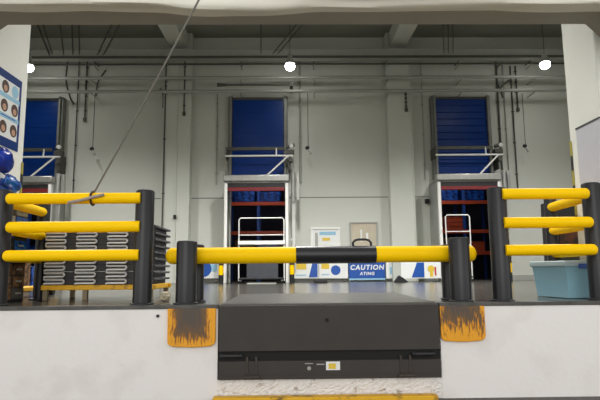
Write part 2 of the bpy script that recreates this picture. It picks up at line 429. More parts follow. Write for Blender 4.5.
for (pts, lab) in (([(502,63),(497,68),(497,80),(500,90)], 'bent dark hose above the top right corner of the right door'),
                   ([(509,80),(501,88),(503,98)], 'small bent dark cable beside the top of the right door'),
                   ([(68,60),(66,80),(70,97),(74,104)], 'bent dark hose beside the top of the left door'),
                   ([(106,70),(98,82),(96,96)], 'bent dark cable above the left pull switch'),
                   ([(160,88),(163,95),(163,108)], 'small bent dark hose at the top of the left pilaster')):
    P = [at(x, y, 8.676) for x, y in pts]
    # smooth
    S = []
    for i in range(len(P)-1):
        p0 = P[max(i-1,0)]; p1 = P[i]; p2 = P[i+1]; p3 = P[min(i+2,len(P)-1)]
        for k in range(6):
            u = k/6; S.append(.5*((2*p1)+(p2-p0)*u+(2*p0-5*p1+4*p2-p3)*u*u+(3*p1-p0-3*p2+p3)*u**3))
    S.append(P[-1])
    tag(MB().tube(S, .018).build('bent_hose', m_pipedk, loc=tuple(P[0])), lab, 'hose', 'bent hoses by the doors')
# hanging pull switches
for i, (px, yt, yb, lab) in enumerate(((93.5, 92, 150, 'small black pull switch hanging on a cord right of the left blue door'),
                                  (308, 92, 149, 'small black pull switch hanging on a cord right of the middle blue door'),
                                  (524.5, 92, 147, 'small black pull switch hanging on a cord right of the right blue door'))):
    x = AX(px, 130, 8.25); zt = AZ(px, yt, 8.25)-.04; zb = AZ(px, yb, 8.25)
    t = thing('pull_switch', (x, 8.25, zb), lab, 'switch', 'hanging pull switches')
    MB().cyl((0,0,.05), (0,0,zt-zb), .009, seg=8).build('cord', m_pipedk, t)
    w = MB(); w.ball((-.02,0,.03), .055, (1,.8,.9)); w.build('switch_body', m_blackm, t)
    w = MB(); w.cyl((.0,0,0), (.06,-.02,-.13), .02, .035, seg=12); w.build('pull_handle', m_galv, t)

# ------------------------------------------------------------------ lamps
def high_bay(loc, label, watts=45, cone=150):
    t = thing('high_bay_lamp', loc, label, 'lamp', 'high bay lamps')
    MB().lathe([(.03,.30),(.05,.29),(.06,.20),(.11,.09),(.125,.04),(.12,0.03)]).build('housing', m_galv, t)
    MB().ball((0,0,-.02), .118, (1,1,.9)).build('lens', m_lamp, t)
    MB().cyl((0,0,.29), (0,0,CH-loc[2]-.001), .007, seg=8).build('stem', m_pipedk, t)
    ld = bpy.data.lights.new('lamp_light', 'SPOT'); ld.energy = watts; ld.spot_size = R(cone); ld.spot_blend = 1; ld.shadow_soft_size = .15; ld.color = (1,.985,.955)
    l = bpy.data.objects.new('lamp_light', ld); COL.objects.link(l); l.parent = t; l.location = (0,0,-.16)
for px, py, lab in ((28.5, 67, 'glowing round lamp peeking out beside the left wall edge'), (290, 65.5, 'glowing round lamp near the middle of the ceiling'), (545, 64, 'glowing round lamp under the ceiling at right')):
    p = on_z(px, py, 5.2); high_bay(tuple(p), lab)
for x, wd in ((-5, 'left'), (0.1, 'middle'), (5.2, 'right')):
    high_bay((x, 4.7, 5.25), 'added unseen lamp over the front of the hall, %s one, behind the lintel' % wd, 1600, 143)  # unseen row, added to brighten the lower back wall and floor
for x, wd in ((-1.5, 'left'), (1.7, 'right')):
    high_bay((x, 2.2, 5.2), 'added unseen lamp just inside the opening, %s one, hidden above the lintel' % wd, 310, 145)  # unseen pair, added to brighten the side reveals
for i, cx in enumerate(DX):
    t = thing('added_tube_light', (cx, 9.7, 3.379), 'added unseen tube light on the store ceiling behind the %s doorway' % side[i], 'light')  # out of sight above the doorway, added to brighten the racks
    MB().box(-.6, .6, -.06, .06, -.02, .02).build('light_housing', m_white, t, .005)
    MB().cyl((-.57,0,-.04), (.57,0,-.04), .02, seg=10).build('tube', m_tube, t)
    ld = bpy.data.lights.new('added_store_light', 'AREA'); ld.energy = 9; ld.shape = 'RECTANGLE'; ld.size = 1.1; ld.size_y = .1
    l = bpy.data.objects.new('added_store_light', ld); COL.objects.link(l); l.parent = t; l.location = (0,0,-.07)

# ------------------------------------------------------------------ barriers
def post_mb(h, r):
    return MB().lathe([(r,.0),(r,h-.02),(r-.006,h-.006),(r-.02,h)], seg=40)
def foot_mb(r):
    w = MB(); s = r+.02
    w.lathe([(s,.0),(s,.012),(r+.003,.016)], seg=32)
    return w
def post(parent, x, y, h, r, tagged=None):
    o = post_mb(h, r).build('post', m_black, parent); o.location = (x, y, .012)
    return o
def rail(parent, x0, x1, y, z, r, dome0, dome1, name='rail', m=None):
    M = Matrix.Translation((x0, y, z)) @ Matrix.Rotation(math.pi/2, 4, 'Y')
    L = x1-x0; d = r*.75
    prof = ([(r*math.sin(a), d-d*math.cos(a)) for a in [k*math.pi/12+.02 for k in range(6)]] if dome0 else []) + [(r, d if dome0 else 0), (r, L-(d if dome1 else 0))]
    if dome1: prof += [(r*math.cos(a), L-d+d*math.sin(a)) for a in [k*math.pi/12 for k in range(1, 6)]] + [(.004, L)]
    return MB().lathe(prof, M, 28).build(name, m or m_yel, parent)
def railto(parent, p, q, r):
    p = Vector(p); q = Vector(q); d = q-p; M = Matrix.Translation(p) @ d.to_track_quat('Z','Y').to_matrix().to_4x4()
    return MB().lathe([(r,0),(r,d.length)], M, 24).build('rail', m_yel, parent)
RR = .0505
# left guard
x_o = AX(-1, 250, .15); x_i = AX(145.5, 190, .1); x_r = AX(41, 250, 1.15)
t = thing('safety_barrier', (x_o, .1, 0), 'left yellow three-rail guard barrier between black posts, in front of the pallets', 'barrier', 'yellow guard barriers at the dock edge')
def put(o, t):
    o.parent = t; o.matrix_parent_inverse = Matrix.Translation(-Vector(t.location))
    return o
for (x, y, h) in ((x_o, .17, AZ(0, 190, .17)), (x_i, .1, 1.045), (x_r, 1.17, AZ(41, 199, 1.17))):
    rp = .066 if y > 1 else .084
    o = post(None, x, y, h-.012, rp); put(o, t)
    b = foot_mb(.084).build('base_plate', m_blackm, None); b.location = (x, y, .004); put(b, t)
ZL = [AZ(70, 198.5, .035), AZ(70, 227, .035), AZ(70, 255.5, .035)]
for k, z in enumerate(ZL):
    x0 = AX((6, 6, 3)[k], (201, 229, 257)[k], .035)
    put(rail(None, x0, x_i-.02, .035, z, RR, True, False), t)
    put(railto(None, (x_o, .17, z), (x_r, 1.17, z), RR), t)
LEFTG = t
# right guard
x_o = AX(595, 240, .17); x_i = AX(499.5, 245, .1); x_r = AX(552, 230, 1.17)
t = thing('safety_barrier', (x_o, .1, 0), 'right yellow three-rail guard barrier between black posts, in front of the blue tub', 'barrier', 'yellow guard barriers at the dock edge')
for (x, y, h) in ((x_o, .17, AZ(592, 183, .17)), (x_i, .1, 1.05), (x_r, 1.17, AZ(550, 196, 1.17))):
    rp = .066 if y > 1 else .084
    o = post(None, x, y, h-.012, rp); put(o, t)
    b = foot_mb(.084).build('base_plate', m_blackm, None); b.location = (x, y, .004); put(b, t)
ZR = [AZ(540, 193.8, .035), AZ(540, 222.5, .035), AZ(540, 250, .035)]
for k, z in enumerate(ZR):
    x1 = AX((589, 593, 597)[k], (193, 222, 249)[k], .035)
    put(rail(None, x_i+.02, x1, .035, z, RR, False, True), t)
    put(railto(None, (x_o, .17, z), (x_r, 1.17, z), RR), t)
# gate bollards
def bollard(px, Y, ytop, label):
    x = AX(px, 270, Y); h = AZ(px, ytop, Y)
    t = thing('bollard', (x, Y, .004), label, 'bollard', 'black bollards holding the lift rail')
    post(t, 0, 0, h-.016, .093 if Y < .3 else .078)
    foot_mb(.093 if Y < .3 else .078).build('base_plate', m_blackm, t)
bollard(186.5, .1, 241, 'short black bollard in front of the left end of the long rail')
bollard(196, .44, 244.5, 'short black bollard behind the left end of the long rail')
bollard(459.8, .1, 237.5, 'short black bollard in front of the right end of the long rail')
bollard(449.5, .44, 244.5, 'short black bollard behind the right end of the long rail')
YG = .277; rg = .077
zc = AZ(300, 255, YG)
gx0, gx1 = AX(166, 256, YG), AX(476, 255, YG)
t = thing('lift_rail', (gx0, YG, zc), 'long yellow horizontal rail with a black middle sleeve across the dock gate', 'barrier')
sx0, sx1 = AX(296, 255, YG), AX(375.6, 255, YG)
put(rail(None, gx0, gx1, YG, zc, rg, True, True, 'rail_tube'), t)
put(rail(None, sx0, sx1, YG, zc, rg+.006, False, False, 'sleeve', m_black), t)['label'] = 'black middle sleeve'
# handle
hx = AX(353, 245, YG); hx2 = AX(371, 245, YG); zt = zc+rg
pts = [(hx, YG, zt-.01), (hx, YG, zt+.035), (hx+.02, YG, zt+.058), (hx+.05, YG, zt+.066), (hx2-.05, YG, zt+.066), (hx2-.02, YG, zt+.058), (hx2, YG, zt+.035), (hx2, YG, zt-.01)]
put(MB().tube(pts, .012).build('handle', m_black, None), t)

# ------------------------------------------------------------------ dock leveler
cxl = (LX0+LX1)/2
t = thing('dock_leveler', (cxl, 0, -.65), 'dark grey steel dock leveler set in the white dock wall', 'dock leveler')
def PB(w, name, m, bevel=0.): return put(w.build(name, m, None, bevel), t)
PB(MB().box(LX0+.012, LX1-.012, -.045, -.012, -.395, -.008), 'lip', m_lev, .004)
PB(MB().box(LX0+.02, LX1-.02, .001, 2.0, .001, .008), 'platform', mat('leveler_deck', rgb(92,89,84), .35, .2, var=.1, scale=5))
w = MB(); w.box(LX0+.012, LX1-.012, -.04, -.005, -.632, -.478); w.box(LX0+.012, LX1-.012, -.048, -.04, -.632, -.60)
PB(w, 'lower_frame', m_lev, .004)
PB(MB().box(LX0+.012, LX1-.012, -.02, -.0015, -.48, -.393), 'slot_shadow', m_pit)  # near-black strip paints the shadow in the gap below the lip
for px in (252, 405):
    x = AX(px, 374, 0)
    w = MB(); w.box(x-.06, x+.06, -.08, -.005, -.625, -.59); w.cyl((x-.07, -.075, -.607), (x+.07, -.075, -.607), .014, seg=12)
    w.box(x-.05, x-.03, -.05, -.01, -.59, -.44); w.box(x+.03, x+.05, -.05, -.01, -.59, -.44)
    PB(w, 'hinge', mat('rusty_hinge', rgb(66,58,50), .7, var=.2, scale=30), .003)
for x in (LX0+.12, LX1-.16):
    w = MB(); w.box(x-.1, x+.1, -.06, -.01, -.44, -.415); w.cyl((x-.08,-.055,-.43), (x+.08,-.055,-.43), .016, seg=12)
    PB(w, 'support_arm', m_blackm, .003)
x = AX(327, 320, -.045); z = AZ(327, 320, -.045)
PB(MB().cyl((x,-.052,z), (x,-.044,z), .017, seg=16), 'lifting_eye', m_pit)
x0, x1, z0, z1 = AX(326,366,-.04), AX(340,366,-.04), AZ(333,370,-.04), AZ(333,361.5,-.04)
st = PB(MB().box(x0, x1, -.044, -.0402, z0, z1), 'sticker', m_paper); st['label'] = 'white sticker with a yellow field'
MB().box(x0+.022, x1-.036, -.0455, -.0442, z0+.01, z1-.015).build('sticker_mark', m_syel, st)
w = MB(); a = AX(305, 364, -.04); z = AZ(309, 363.5, -.04)
w.box(a, a+.07, -.043, -.0402, z-.004, z+.003); w.cyl((a+.035,-.043,z-.04), (a+.035,-.0402,z-.04), .017, seg=14)
w.box(a+.10, a+.17, -.043, -.0402, z-.012, z-.003)
PB(w, 'data_label', mat('worn_label', rgb(170,166,160), .6, var=.1))
# crumbled ledge under the leveler
bm = bmesh.new(); nx, nz = 90, 12
rows = []
for j in range(nz+1):
    row = []
    for i in range(nx+1):
        x = LX0 + (LX1-LX0)*i/nx; z = GZ + (-.635-GZ)*j/nz
        y = -.012 - random.random()*.011*(1 if 0 < j < nz else .3)
        row.append(bm.verts.new((x, y, z+ (random.random()-.5)*.006*(j < nz))))
    rows.append(row)
back = [[bm.verts.new((LX0+(LX1-LX0)*i/nx, -.0005, z)) for i in (0, nx)] for z in (GZ, -.635)]
for j in range(nz):
    for i in range(nx): bm.faces.new((rows[j][i], rows[j][i+1], rows[j+1][i+1], rows[j+1][i]))
topb = [bm.verts.new((LX0+(LX1-LX0)*i/nx, -.0005, -.635)) for i in range(nx+1)]
for i in range(nx): bm.faces.new((rows[nz][i], rows[nz][i+1], topb[i+1], topb[i]))
w = MB(); w.bm.free(); w.bm = bm
struct(w.build('trim_6', m_crumb, smooth=False))
p = at(158, 316, -.02)
o = MB().cyl((0, -.012, 0), (0, 0.0, 0), .014, seg=14).build('anchor_bolt', m_blackm); o.location = (p.x, -.0205, p.z)
tag(o, 'small black bolt in the white dock face, left of the left bumper plate', 'bolt')
# yellow timber at the foot
x0, x1 = AX(213, 396, -.1), AX(437, 396, -.1)
o = MB().box(0, x1-x0, -.05, .05, 0, .052).build('kerb_beam', m_yeld, bevel=.008); o.location = (x0, -.1, GZ)
tag(o, 'low worn yellow beam on the ground below the dock leveler', 'kerb')
# worn yellow corner plates
def plate(px0, px1, py0, py1, label, amt, cxp, czp, hx, hz):
    x0, x1 = AX(px0, 325, -.02), AX(px1, 325, -.02); z0, z1 = AZ((px0+px1)/2, py1, -.02), -.026
    r = .05; pts = [(x0, z1), (x0+.004, z0+r)]
    pts += [(x0+r-r*math.cos(a), z0+r-r*math.sin(a)) for a in (R(30), R(60), R(90))]
    for k in range(1, 6):
        u = k/6; pts.append((x0+r+(x1-x0-2*r)*u, z0 - .008*math.sin(u*math.pi)))
    pts += [(x1-r+r*math.sin(a), z0+r-r*math.cos(a)) for a in (R(0), R(30), R(60), R(88))] + [(x1, z1)]
    m = rust_mat('worn_'+('a' if px0 < 300 else 'b'), AX(cxp, 325, -.02), AZ(px0, czp, -.02), hx, hz, amt, .8 if px0 < 300 else 1.15)
    t = MB().prism(pts, -.055, -.0205).build('bumper_plate', m, bevel=.006)
    tag(t, label, 'bumper', 'worn yellow bumper plates')
plate(168, 216, 306, 346, 'worn yellow bumper plate left of the leveler, rubbed brown in its middle', .85, 191, 310, .205, .34)
plate(439.5, 484, 304, 340.5, 'worn yellow bumper plate right of the leveler, under the two bollards', .62, 460, 300, .25, .30)

# ------------------------------------------------------------------ pallets on the stand
Yp = .95
px0, px1 = AX(44, 260, Yp), AX(154, 260, Yp)
zs0 = AZ(100, 285, Yp); zs1 = AZ(140, 224.5, Yp); NP = 9; ph = (zs1-zs0)/NP
dep = .75
t = thing('pallet_stand', ((px0+px1)/2, Yp, 0), 'low yellow steel stand carrying the black pallets', 'stand')
hw = (px1-px0)/2
for y in (-.0, dep-.06):
    MB().box(-hw-.02, hw+.02, y, y+.06, zs0-.052, zs0).build('long_beam', m_yeld, t, .006)
for x in (-hw, hw-.06):
    MB().box(x, x+.06, .062, dep-.062, zs0-.052, zs0).build('cross_beam', m_yeld, t, .006)
for x, y in ((-hw, .005), (-hw+.42, .005), (hw-.06, .005), (-hw, dep-.055), (hw-.06, dep-.055)):
    MB().box(x, x+.05, y, y+.05, 0.001, zs0-.053).build('leg', m_legs, t, .004)
proto = None
for k in range(NP):
    loc = ((px0+px1)/2, Yp, zs0+.001+k*ph)
    if proto is None:
        proto = thing('plastic_pallet', loc, '', 'pallet', 'black pallets stacked on the yellow stand')
        w = MB(); w.box(-hw, hw, .05, dep, ph-.028, ph-.004)
        w.build('deck', m_pdeck, proto, .004)
        w = MB()
        for x in (-hw+.0, -hw*.28, hw*.42):
            w.box(x+.24, min(x+.30, hw-.05), .03, dep-.01, 0, ph-.029)
        for j in range(5): w.box(-hw+.02, hw-.05, .05+j*.155, .09+j*.155, .004, ph-.029)
        w.build('block', m_pallet, proto)
        for x in (AX(46, 260, Yp)-loc[0], AX(77, 260, Yp)-loc[0], AX(108, 260, Yp)-loc[0]):
            L = .195; zc2 = ph*.5; rr = ph*.25
            pts = [(x-rr, .01, zc2+2*rr-.0125), (x-rr*.7, .01, zc2+rr*1.3), (x, .01, zc2+rr)] + [(x+L-rr+rr*math.sin(a), .01, zc2+rr*math.cos(a)) for a in [k2*math.pi/8 for k2 in range(9)]] + [(x, .01, zc2-rr), (x-rr*.7, .01, zc2-rr*1.3), (x-rr, .01, zc2-2*rr+.0125)]
            w = MB(); w.tube(pts, .012, 8)
            w.build('runner_loop', m_loop, proto)
        MB().box(-hw, hw-.01, .028, .048, .001, ph-.002).build('front_board', m_pallet, proto)
        cur = proto
    else:
        cur = copy_tree(proto, loc)
    nm = ['lowest', 'second', 'third', 'fourth', 'fifth', 'sixth', 'seventh', 'eighth', 'topmost'][k]
    cur['label'] = 'black plastic pallet with silver end loops, %s up in the stack on the yellow stand' % nm if k not in (0, 8) else 'black plastic pallet with silver end loops, %s of the stack on the yellow stand' % nm

# crumpled cream paper by the left bollard
p = on_z(181, 299, 0.0); p = Vector((AX(165.5, 292, .62), .62, 0))
w = MB(); bmesh.ops.create_icosphere(w.bm, subdivisions=3, radius=.055)
for v in w.bm.verts: v.co *= 1+random.uniform(-.16, .16); v.co.z = max(-.045, v.co.z*.95)
o = w.build('crumpled_paper', m_cream, smooth=False); o.location = (p.x, p.y, .046)
tag(o, 'crumpled cream paper ball on the floor beside the left short bollard', 'paper')

# ------------------------------------------------------------------ blue tub
cor = Vector((AX(566.5, 285, .36), .36, 0))
t = thing('storage_tub', cor, 'pale blue plastic tub on the floor behind the right guard barrier', 'tub')
ang = R(99)   # direction of long left-front side
u = Vector((math.cos(ang), math.sin(ang), 0)); v = Vector((math.cos(ang-R(90)), math.sin(ang-R(90)), 0))
Lu, Lv = .58, .43; hh = AZ(567, 260.5, .36)
def quad(ins, z):
    # footprint inset at bottom
    c = (u*Lu+v*Lv)/2
    return [c + u*(su*(Lu/2-ins)) + v*(sv*(Lv/2-ins)) + Vector((0,0,z)) for su, sv in ((-1,-1),(1,-1),(1,1),(-1,1))]
def shell(name, levels, m, bevel):
    w = MB(); rg_ = [[w.bm.verts.new(p) for p in quad(i, z)] for i, z in levels]
    for a, b in zip(rg_, rg_[1:]):
        for k in range(4): w.bm.faces.new((a[k], a[(k+1) % 4], b[(k+1) % 4], b[k]))
    w.bm.faces.new(rg_[0][::-1]); w.bm.faces.new(rg_[-1])
    return w.build(name, m, t, bevel)
shell('tub_body', [(.045, .004), (.018, hh-.06), (.012, hh-.05), (.03, hh-.05), (.05, .02)], m_tub, .006)
shell('rim', [(.004, hh-.055), (0, hh-.045), (0, hh-.005), (.008, hh), (.022, hh), (.024, hh-.05)], m_lid, .005)
# handle recess on right-hand face
w = MB(); c = v*(Lv/2) + Vector((0,0,hh-.03)); n_ = -u
M = Matrix.Translation(c) @ Matrix(((v.x, -u.x, 0, 0), (v.y, -u.y, 0, 0), (0, 0, 1, 0), (0, 0, 0, 1)))
w.box(-.07, .07, -.004, .008, -.045, .0, M); w.build('handle', m_sblue, t, .003)
w = MB(); c = v*(Lv/2)+u*0
M = Matrix.Translation(u*(Lu*.5) + Vector((0,0,hh*.55))) @ Matrix(((u.x, -v.x, 0, 0), (u.y, -v.y, 0, 0), (0, 0, 1, 0), (0, 0, 0, 1)))

# ------------------------------------------------------------------ things along the back wall base
Y = 8.5
def board(px0, px1, py0, py1, label, deco, Y=8.5, name='safety_board', m=m_paper, group='safety boards standing along the back wall', cat='sign', fr=None):
    x0, x1 = AX(px0, 270, Y), AX(px1, 270, Y); z0, z1 = AZ((px0+px1)/2, py1, Y), AZ((px0+px1)/2, py0, Y)
    t = thing(name, ((x0+x1)/2, Y, z0), label, cat, group)
    W = x1-x0; Hh = z1-z0
    MB().box(-W/2, W/2, 0, .03, 0, Hh).build('panel', m, t, .004)
    for x in (-W/2+.06, W/2-.1):
        MB().box(x, x+.04, -.06, .1, -z0+.001, -z0+.02).build('foot', m_blackm, t)
        MB().box(x+.01, x+.03, .031, .05, -z0+.02, Hh*.8).build('support_strut', m_galv, t)
    for kind, a, b, c, d, mm, nm in deco:
        # a..d in fractions of width/height
        X0, X1, Z0, Z1 = -W/2+W*a, -W/2+W*b, Hh*c, Hh*d
        w = MB()
        if kind == 'box': w.box(X0, X1, -.006, -.0005, Z0, Z1)
        elif kind == 'tri': w.prism([(X0, Z0), (X1, Z0), (X1, Z1), (X0+(X1-X0)*.45, Z1)], -.006, -.0005)
        elif kind == 'disc':
            r = (Z1-Z0)/2; w.prism([((X0+X1)/2+r*math.cos(q*math.pi/12), (Z0+Z1)/2+r*math.sin(q*math.pi/12)) for q in range(24)], -.008, -.0005)
        w.build(nm, mm, t)
    return t, W, Hh
bt, bb = 250, 278.5
board(165, 174.5, bt, bb, 'narrow white board edge beside the pallets, left of the left short bollard', [])
board(197, 219, bt, bb, 'white board with a large blue disc, left of the middle doorway', [('disc', .1, .5, .06, .62, m_sblue, 'blue_disc'), ('box', .26, .34, .2, .48, m_paper, 'figure'), ('box', .62, .9, .25, .5, m_lblue, 'print_block')])
board(294, 318.5, bt, bb, 'white board with a slanting blue block, just right of the middle doorway', [('tri', .6, .96, .04, .56, m_sblue, 'blue_block'), ('box', .1, .5, .32, .52, m_syel, 'yellow_print'), ('box', .08, .5, .1, .14, m_lblue, 'text_line')])
board(319, 348, bt, bb, 'white board with a blue and red round emblem, left of the CAUTION board', [('disc', .4, .75, .12, .46, m_sblue, 'emblem'), ('box', .57, .72, .30, .40, m_sred, 'red_mark'), ('box', .08, .35, .34, .52, m_syel, 'yellow_print'), ('box', .08, .35, .12, .16, m_lblue, 'text_line')])
t, W, Hh = board(349, 385, bt, bb-.3, 'blue board reading CAUTION in white, behind the black rail sleeve', [('box', .0, 1.0, -.06, -.005, m_lblue, 'pale_strip')], m=m_sblue)
def text(s, size, x, y, z, m, parent, name, bold=.004):
    cu = bpy.data.curves.new(name, 'FONT'); cu.body = s; cu.size = size; cu.extrude = .002; cu.space_character = 1.2; cu.shear = .15; cu.offset = bold
    cu.align_x = 'CENTER'; cu.align_y = 'CENTER'
    o = bpy.data.objects.new(name, cu); COL.objects.link(o)
    dg = bpy.context.evaluated_depsgraph_get(); me = bpy.data.meshes.new_from_object(o.evaluated_get(dg))
    COL.objects.unlink(o); bpy.data.objects.remove(o)
    me.transform(Matrix.Rotation(math.pi/2, 4, 'X')); me.materials.clear(); me.materials.append(m)
    q = bpy.data.objects.new(name, me); COL.objects.link(q); q.parent = parent; q.location = (x, y, z)
    return q
text('CAUTION', .165, 0, -.003, Hh*.375, m_paper, t, 'lettering', .006)
text('ATING', .105, 0, -.003, Hh*.16, m_paper, t, 'lettering', .004)
board(386, 398.5, bt, bb, 'narrow white board with pale green print, right of the CAUTION board', [('box', .3, .8, .15, .4, m_lblue, 'print_block')])
board(401, 441, bt, bb, 'wide white board with a blue slant and a yellow figure, left of the right doorway', [('tri', .26, .58, .04, .56, m_sblue, 'blue_block'), ('disc', .66, .84, .22, .46, m_syel, 'yellow_figure'), ('box', .84, .88, .1, .4, m_sred, 'red_mark'), ('box', .72, .8, .06, .24, m_syel, 'figure_base')], Y=7.7)
# framed whiteboard and tan panel on the wall
def wallframe(px0, px1, py0, py1, name, label, cat, fm, im, fw, deco):
    Y = 8.64; x0, x1 = AX(px0, 240, Y), AX(px1, 240, Y); z0, z1 = AZ(330, py1, Y), AZ(330, py0, Y)
    t = thing(name, ((x0+x1)/2, Y, z0), label, cat); W = x1-x0; Hh = z1-z0
    w = MB(); w.box(-W/2, -W/2+fw, 0, YB-Y-.001, 0, Hh); w.box(W/2-fw, W/2, 0, YB-Y-.001, 0, Hh); w.box(-W/2+fw, W/2-fw, 0, YB-Y-.001, Hh-fw, Hh); w.box(-W/2+fw, W/2-fw, 0, YB-Y-.001, 0, fw)
    w.build('frame', fm, t, .004)
    MB().box(-W/2+fw, W/2-fw, .02, YB-Y-.001, fw, Hh-fw).build('panel', im, t)
    for a, b, c, d, mm, nm in deco:
        MB().box(-W/2+W*a, -W/2+W*b, .014, .0195, Hh*c, Hh*d).build(nm, mm, t)
wallframe(310.5, 340.5, 227.5, 262, 'notice_board', 'white framed notice board on the back wall, right of the middle door', 'notice board', m_white, m_paper, .045,
          [(.3, .85, .78, .88, m_lblue, 'heading_strip'), (.4, .65, .62, .7, m_syel, 'yellow_note'), (.15, .25, .45, .85, m_galv, 'side_strip')])
wallframe(350, 378, 222, 262, 'wall_cabinet', 'tan cabinet with a dark grey frame on the back wall, above the CAUTION board', 'cabinet', m_galv, m_tan, .04,
          [(.38, .44, .5, .8, m_paper, 'door_seam'), (.58, .66, .55, .72, m_paper, 'notice_slip')])
# small wall socket on the left pilaster
p = at(175, 217, 8.39)
w = MB(); w.box(-.035, .035, -.03, 0.009, -.05, .05); o = w.build('wall_socket', m_blackm, bevel=.006); o.location = (p.x, 8.37, p.z); tag(o, 'small black socket box on the left pilaster', 'socket')
p = at(427.5, 201, 8.6)
w = MB(); w.box(-.05, .05, 0, .099, -.06, .06); w.cyl((0,-.03,0),(0,.0,0), .03, seg=14); o = w.build('push_button_box', m_blackm, bevel=.006); o.location = (p.x, 8.6, p.z); tag(o, 'small black button box on the wall left of the right door', 'switch')
# black pads on floor
for px, lab in ((320.5, 'low black rubber block on the floor in front of the emblem board'), (401, 'low black rubber wedge on the floor in front of the wide white board')):
    x = AX(px, 282, 7.5)
    w = MB()
    if px < 350:
        w.box(-.16, .16, -.06, .06, 0, .07)
        for k in (-1, 0, 1): w.cyl((k*.1, -.06, .035), (k*.1, -.07, .035), .025, seg=12)
    else:
        w.prism([(-.17, 0), (.17, 0), (.05, .1), (-.05, .16), (-.1, .1)], -.06, .06)
    o = w.build('wheel_chock', m_blackm, bevel=.01); o.location = (x, 7.5, 0.001); tag(o, lab, 'chock', 'wheel chocks by the back wall')
# white tube trolleys in the middle and right doorways
def trolley(cx, Y, x0, x1, ztop, zmid, zbar, lab, thick=True):
    t = thing('tube_trolley', (cx, Y, 0), lab, 'trolley', 'white tube trolleys in the doorways')
    r = .014
    w = MB(); w.tube([(x0,0,.06),(x0,0,ztop-.04),(x0+.04,0,ztop),(x1-.04,0,ztop),(x1,0,ztop-.04),(x1,0,.06)], r); w.cyl((x0,0,zmid),(x1,0,zmid), r*.8, seg=10)
    w.build('push_frame', m_white, t)
    if thick: MB().box(x0-.02, x1+.02, -.03, .3, zbar-.05, zbar+.04).build('top_shelf', m_white, t, .01)
    else: MB().cyl((x0,0,zbar),(x1,0,zbar), r, seg=10).build('cross_tube', m_white, t)
    MB().box(x0+.18, x1-.14, 0.02, .05, .12, .62).build('panel', mat('trolley_panel', rgb(62,66,72), .5, var=.08), t, .01)
    MB().box(x0, x1, -.03, .5, .09, .13).build('deck', m_blackm, t, .01)
    for x in (x0+.05, x1-.05):
        for y in (.0, .45): MB().cyl((x-.02, y, .046), (x+.02, y, .046), .045, seg=16).build('wheel', m_blackm, t)
Yt = 7.6
cx = AX(261.5, 230, Yt)
trolley(cx, Yt, AX(239, 230, Yt)-cx, AX(284, 230, Yt)-cx, AZ(261, 218, Yt), AZ(261, 235, Yt), AZ(261, 242.5, Yt), 'white tube trolley with a dark panel in front of the middle doorway')
Yt = 7.6; cx = AX(457, 225, Yt)
trolley(cx, Yt, AX(446, 230, Yt)-cx, AX(470, 230, Yt)-cx, AZ(455, 215, Yt), AZ(455, 231.5, Yt), AZ(455, 245, Yt), 'white tube trolley in front of the right doorway behind the bollards', False)
# door guard posts
for px, lab in ((221, 'small yellow and black guard post left of the middle doorway'), (292, 'small yellow and black guard post right of the middle doorway'), (510, 'small yellow and black guard post right of the right doorway')):
    x = AX(px, 275, 7.75)
    t = thing('guard_post', (x, 7.75, .001), lab, 'post', 'small guard posts by the doorways')
    MB().lathe([(.055,0),(.055,.2)]).build('base_sleeve', m_blackm, t)
    MB().lathe([(.055,.2),(.055,.42)]).build('yellow_sleeve', m_yel, t)
    MB().lathe([(.055,.42),(.055,.6),(.04,.62)]).build('top_sleeve', m_blackm, t)
# threshold plate
x = AX(263, 283, 7.6); o = MB().box(-.32, .32, -.2, .2, 0, .02).build('floor_plate', m_galv, bevel=.005); o.location = (x, 7.15, .001); tag(o, 'flat grey plate on the floor in front of the middle doorway', 'plate')

# ------------------------------------------------------------------ left wall poster, bags, hazard tape
X = RX0
def wp(y, z, d=0.): return Vector((X+.004+d, y, z))
y0, y1 = .36, None
# far edge where the sight line through x=21 meets the wall
def on_x(px, py, Xw):
    d = ROT @ Vector((px-300, 200-py, -F)); return CAM + d*((Xw-CAM.x)/d.x)
a = on_x(21.5, 82, X); b = on_x(17, 152, X)
y1 = (a.y+b.y)/2; zt = a.z; zb = b.z; W = y1-y0; Hh = zt-zb
t = thing('safety_poster', (X, (y0+y1)/2, zb), 'blue bordered poster with small portrait pictures on the left wall', 'poster')
def pb(y_a, y_b, za, zb_, d0, d1, name, m):
    return MB().box(d0, d1, -W/2+W*y_a, -W/2+W*y_b, Hh*za, Hh*zb_).build(name, m, t)
pb(0, 1, 0, 1, .001, .008, 'backing_board', m_pblue)
pb(.0, .90, .12, .89, .0085, .010, 'white_field', m_paper)
pb(.0, .93, .64, .70, .0105, .012, 'blue_strip', m_lblue)
pb(.0, .93, .37, .43, .0105, .012, 'blue_strip', m_lblue)
pb(.2, .8, .395, .41, .0125, .013, 'blue_strip', m_sblue)
for (c, z, m1) in ((.32, .79, m_hair), (.72, .79, m_lblue), (.32, .535, m_hair), (.74, .535, m_hair), (.32, .25, m_hair), (.74, .25, m_hair)):
    for (r, dz, mm, nm) in ((.066, 0, m1, 'portrait'), (.034, -.018, m_skin, 'portrait_face')):
        if m1 is m_lblue and nm == 'portrait_face': continue
        w = MB(); M = Matrix.Translation((.0105, -W/2+W*c, Hh*z+dz)) @ Matrix.Rotation(math.pi/2, 4, 'Y')
        w.lathe([(r, 0), (r, .002 if nm == 'portrait' else .0035)], M, 20)
        if nm == 'portrait': base = w.build(nm, mm, t)
        else: w.build(nm, mm, base)
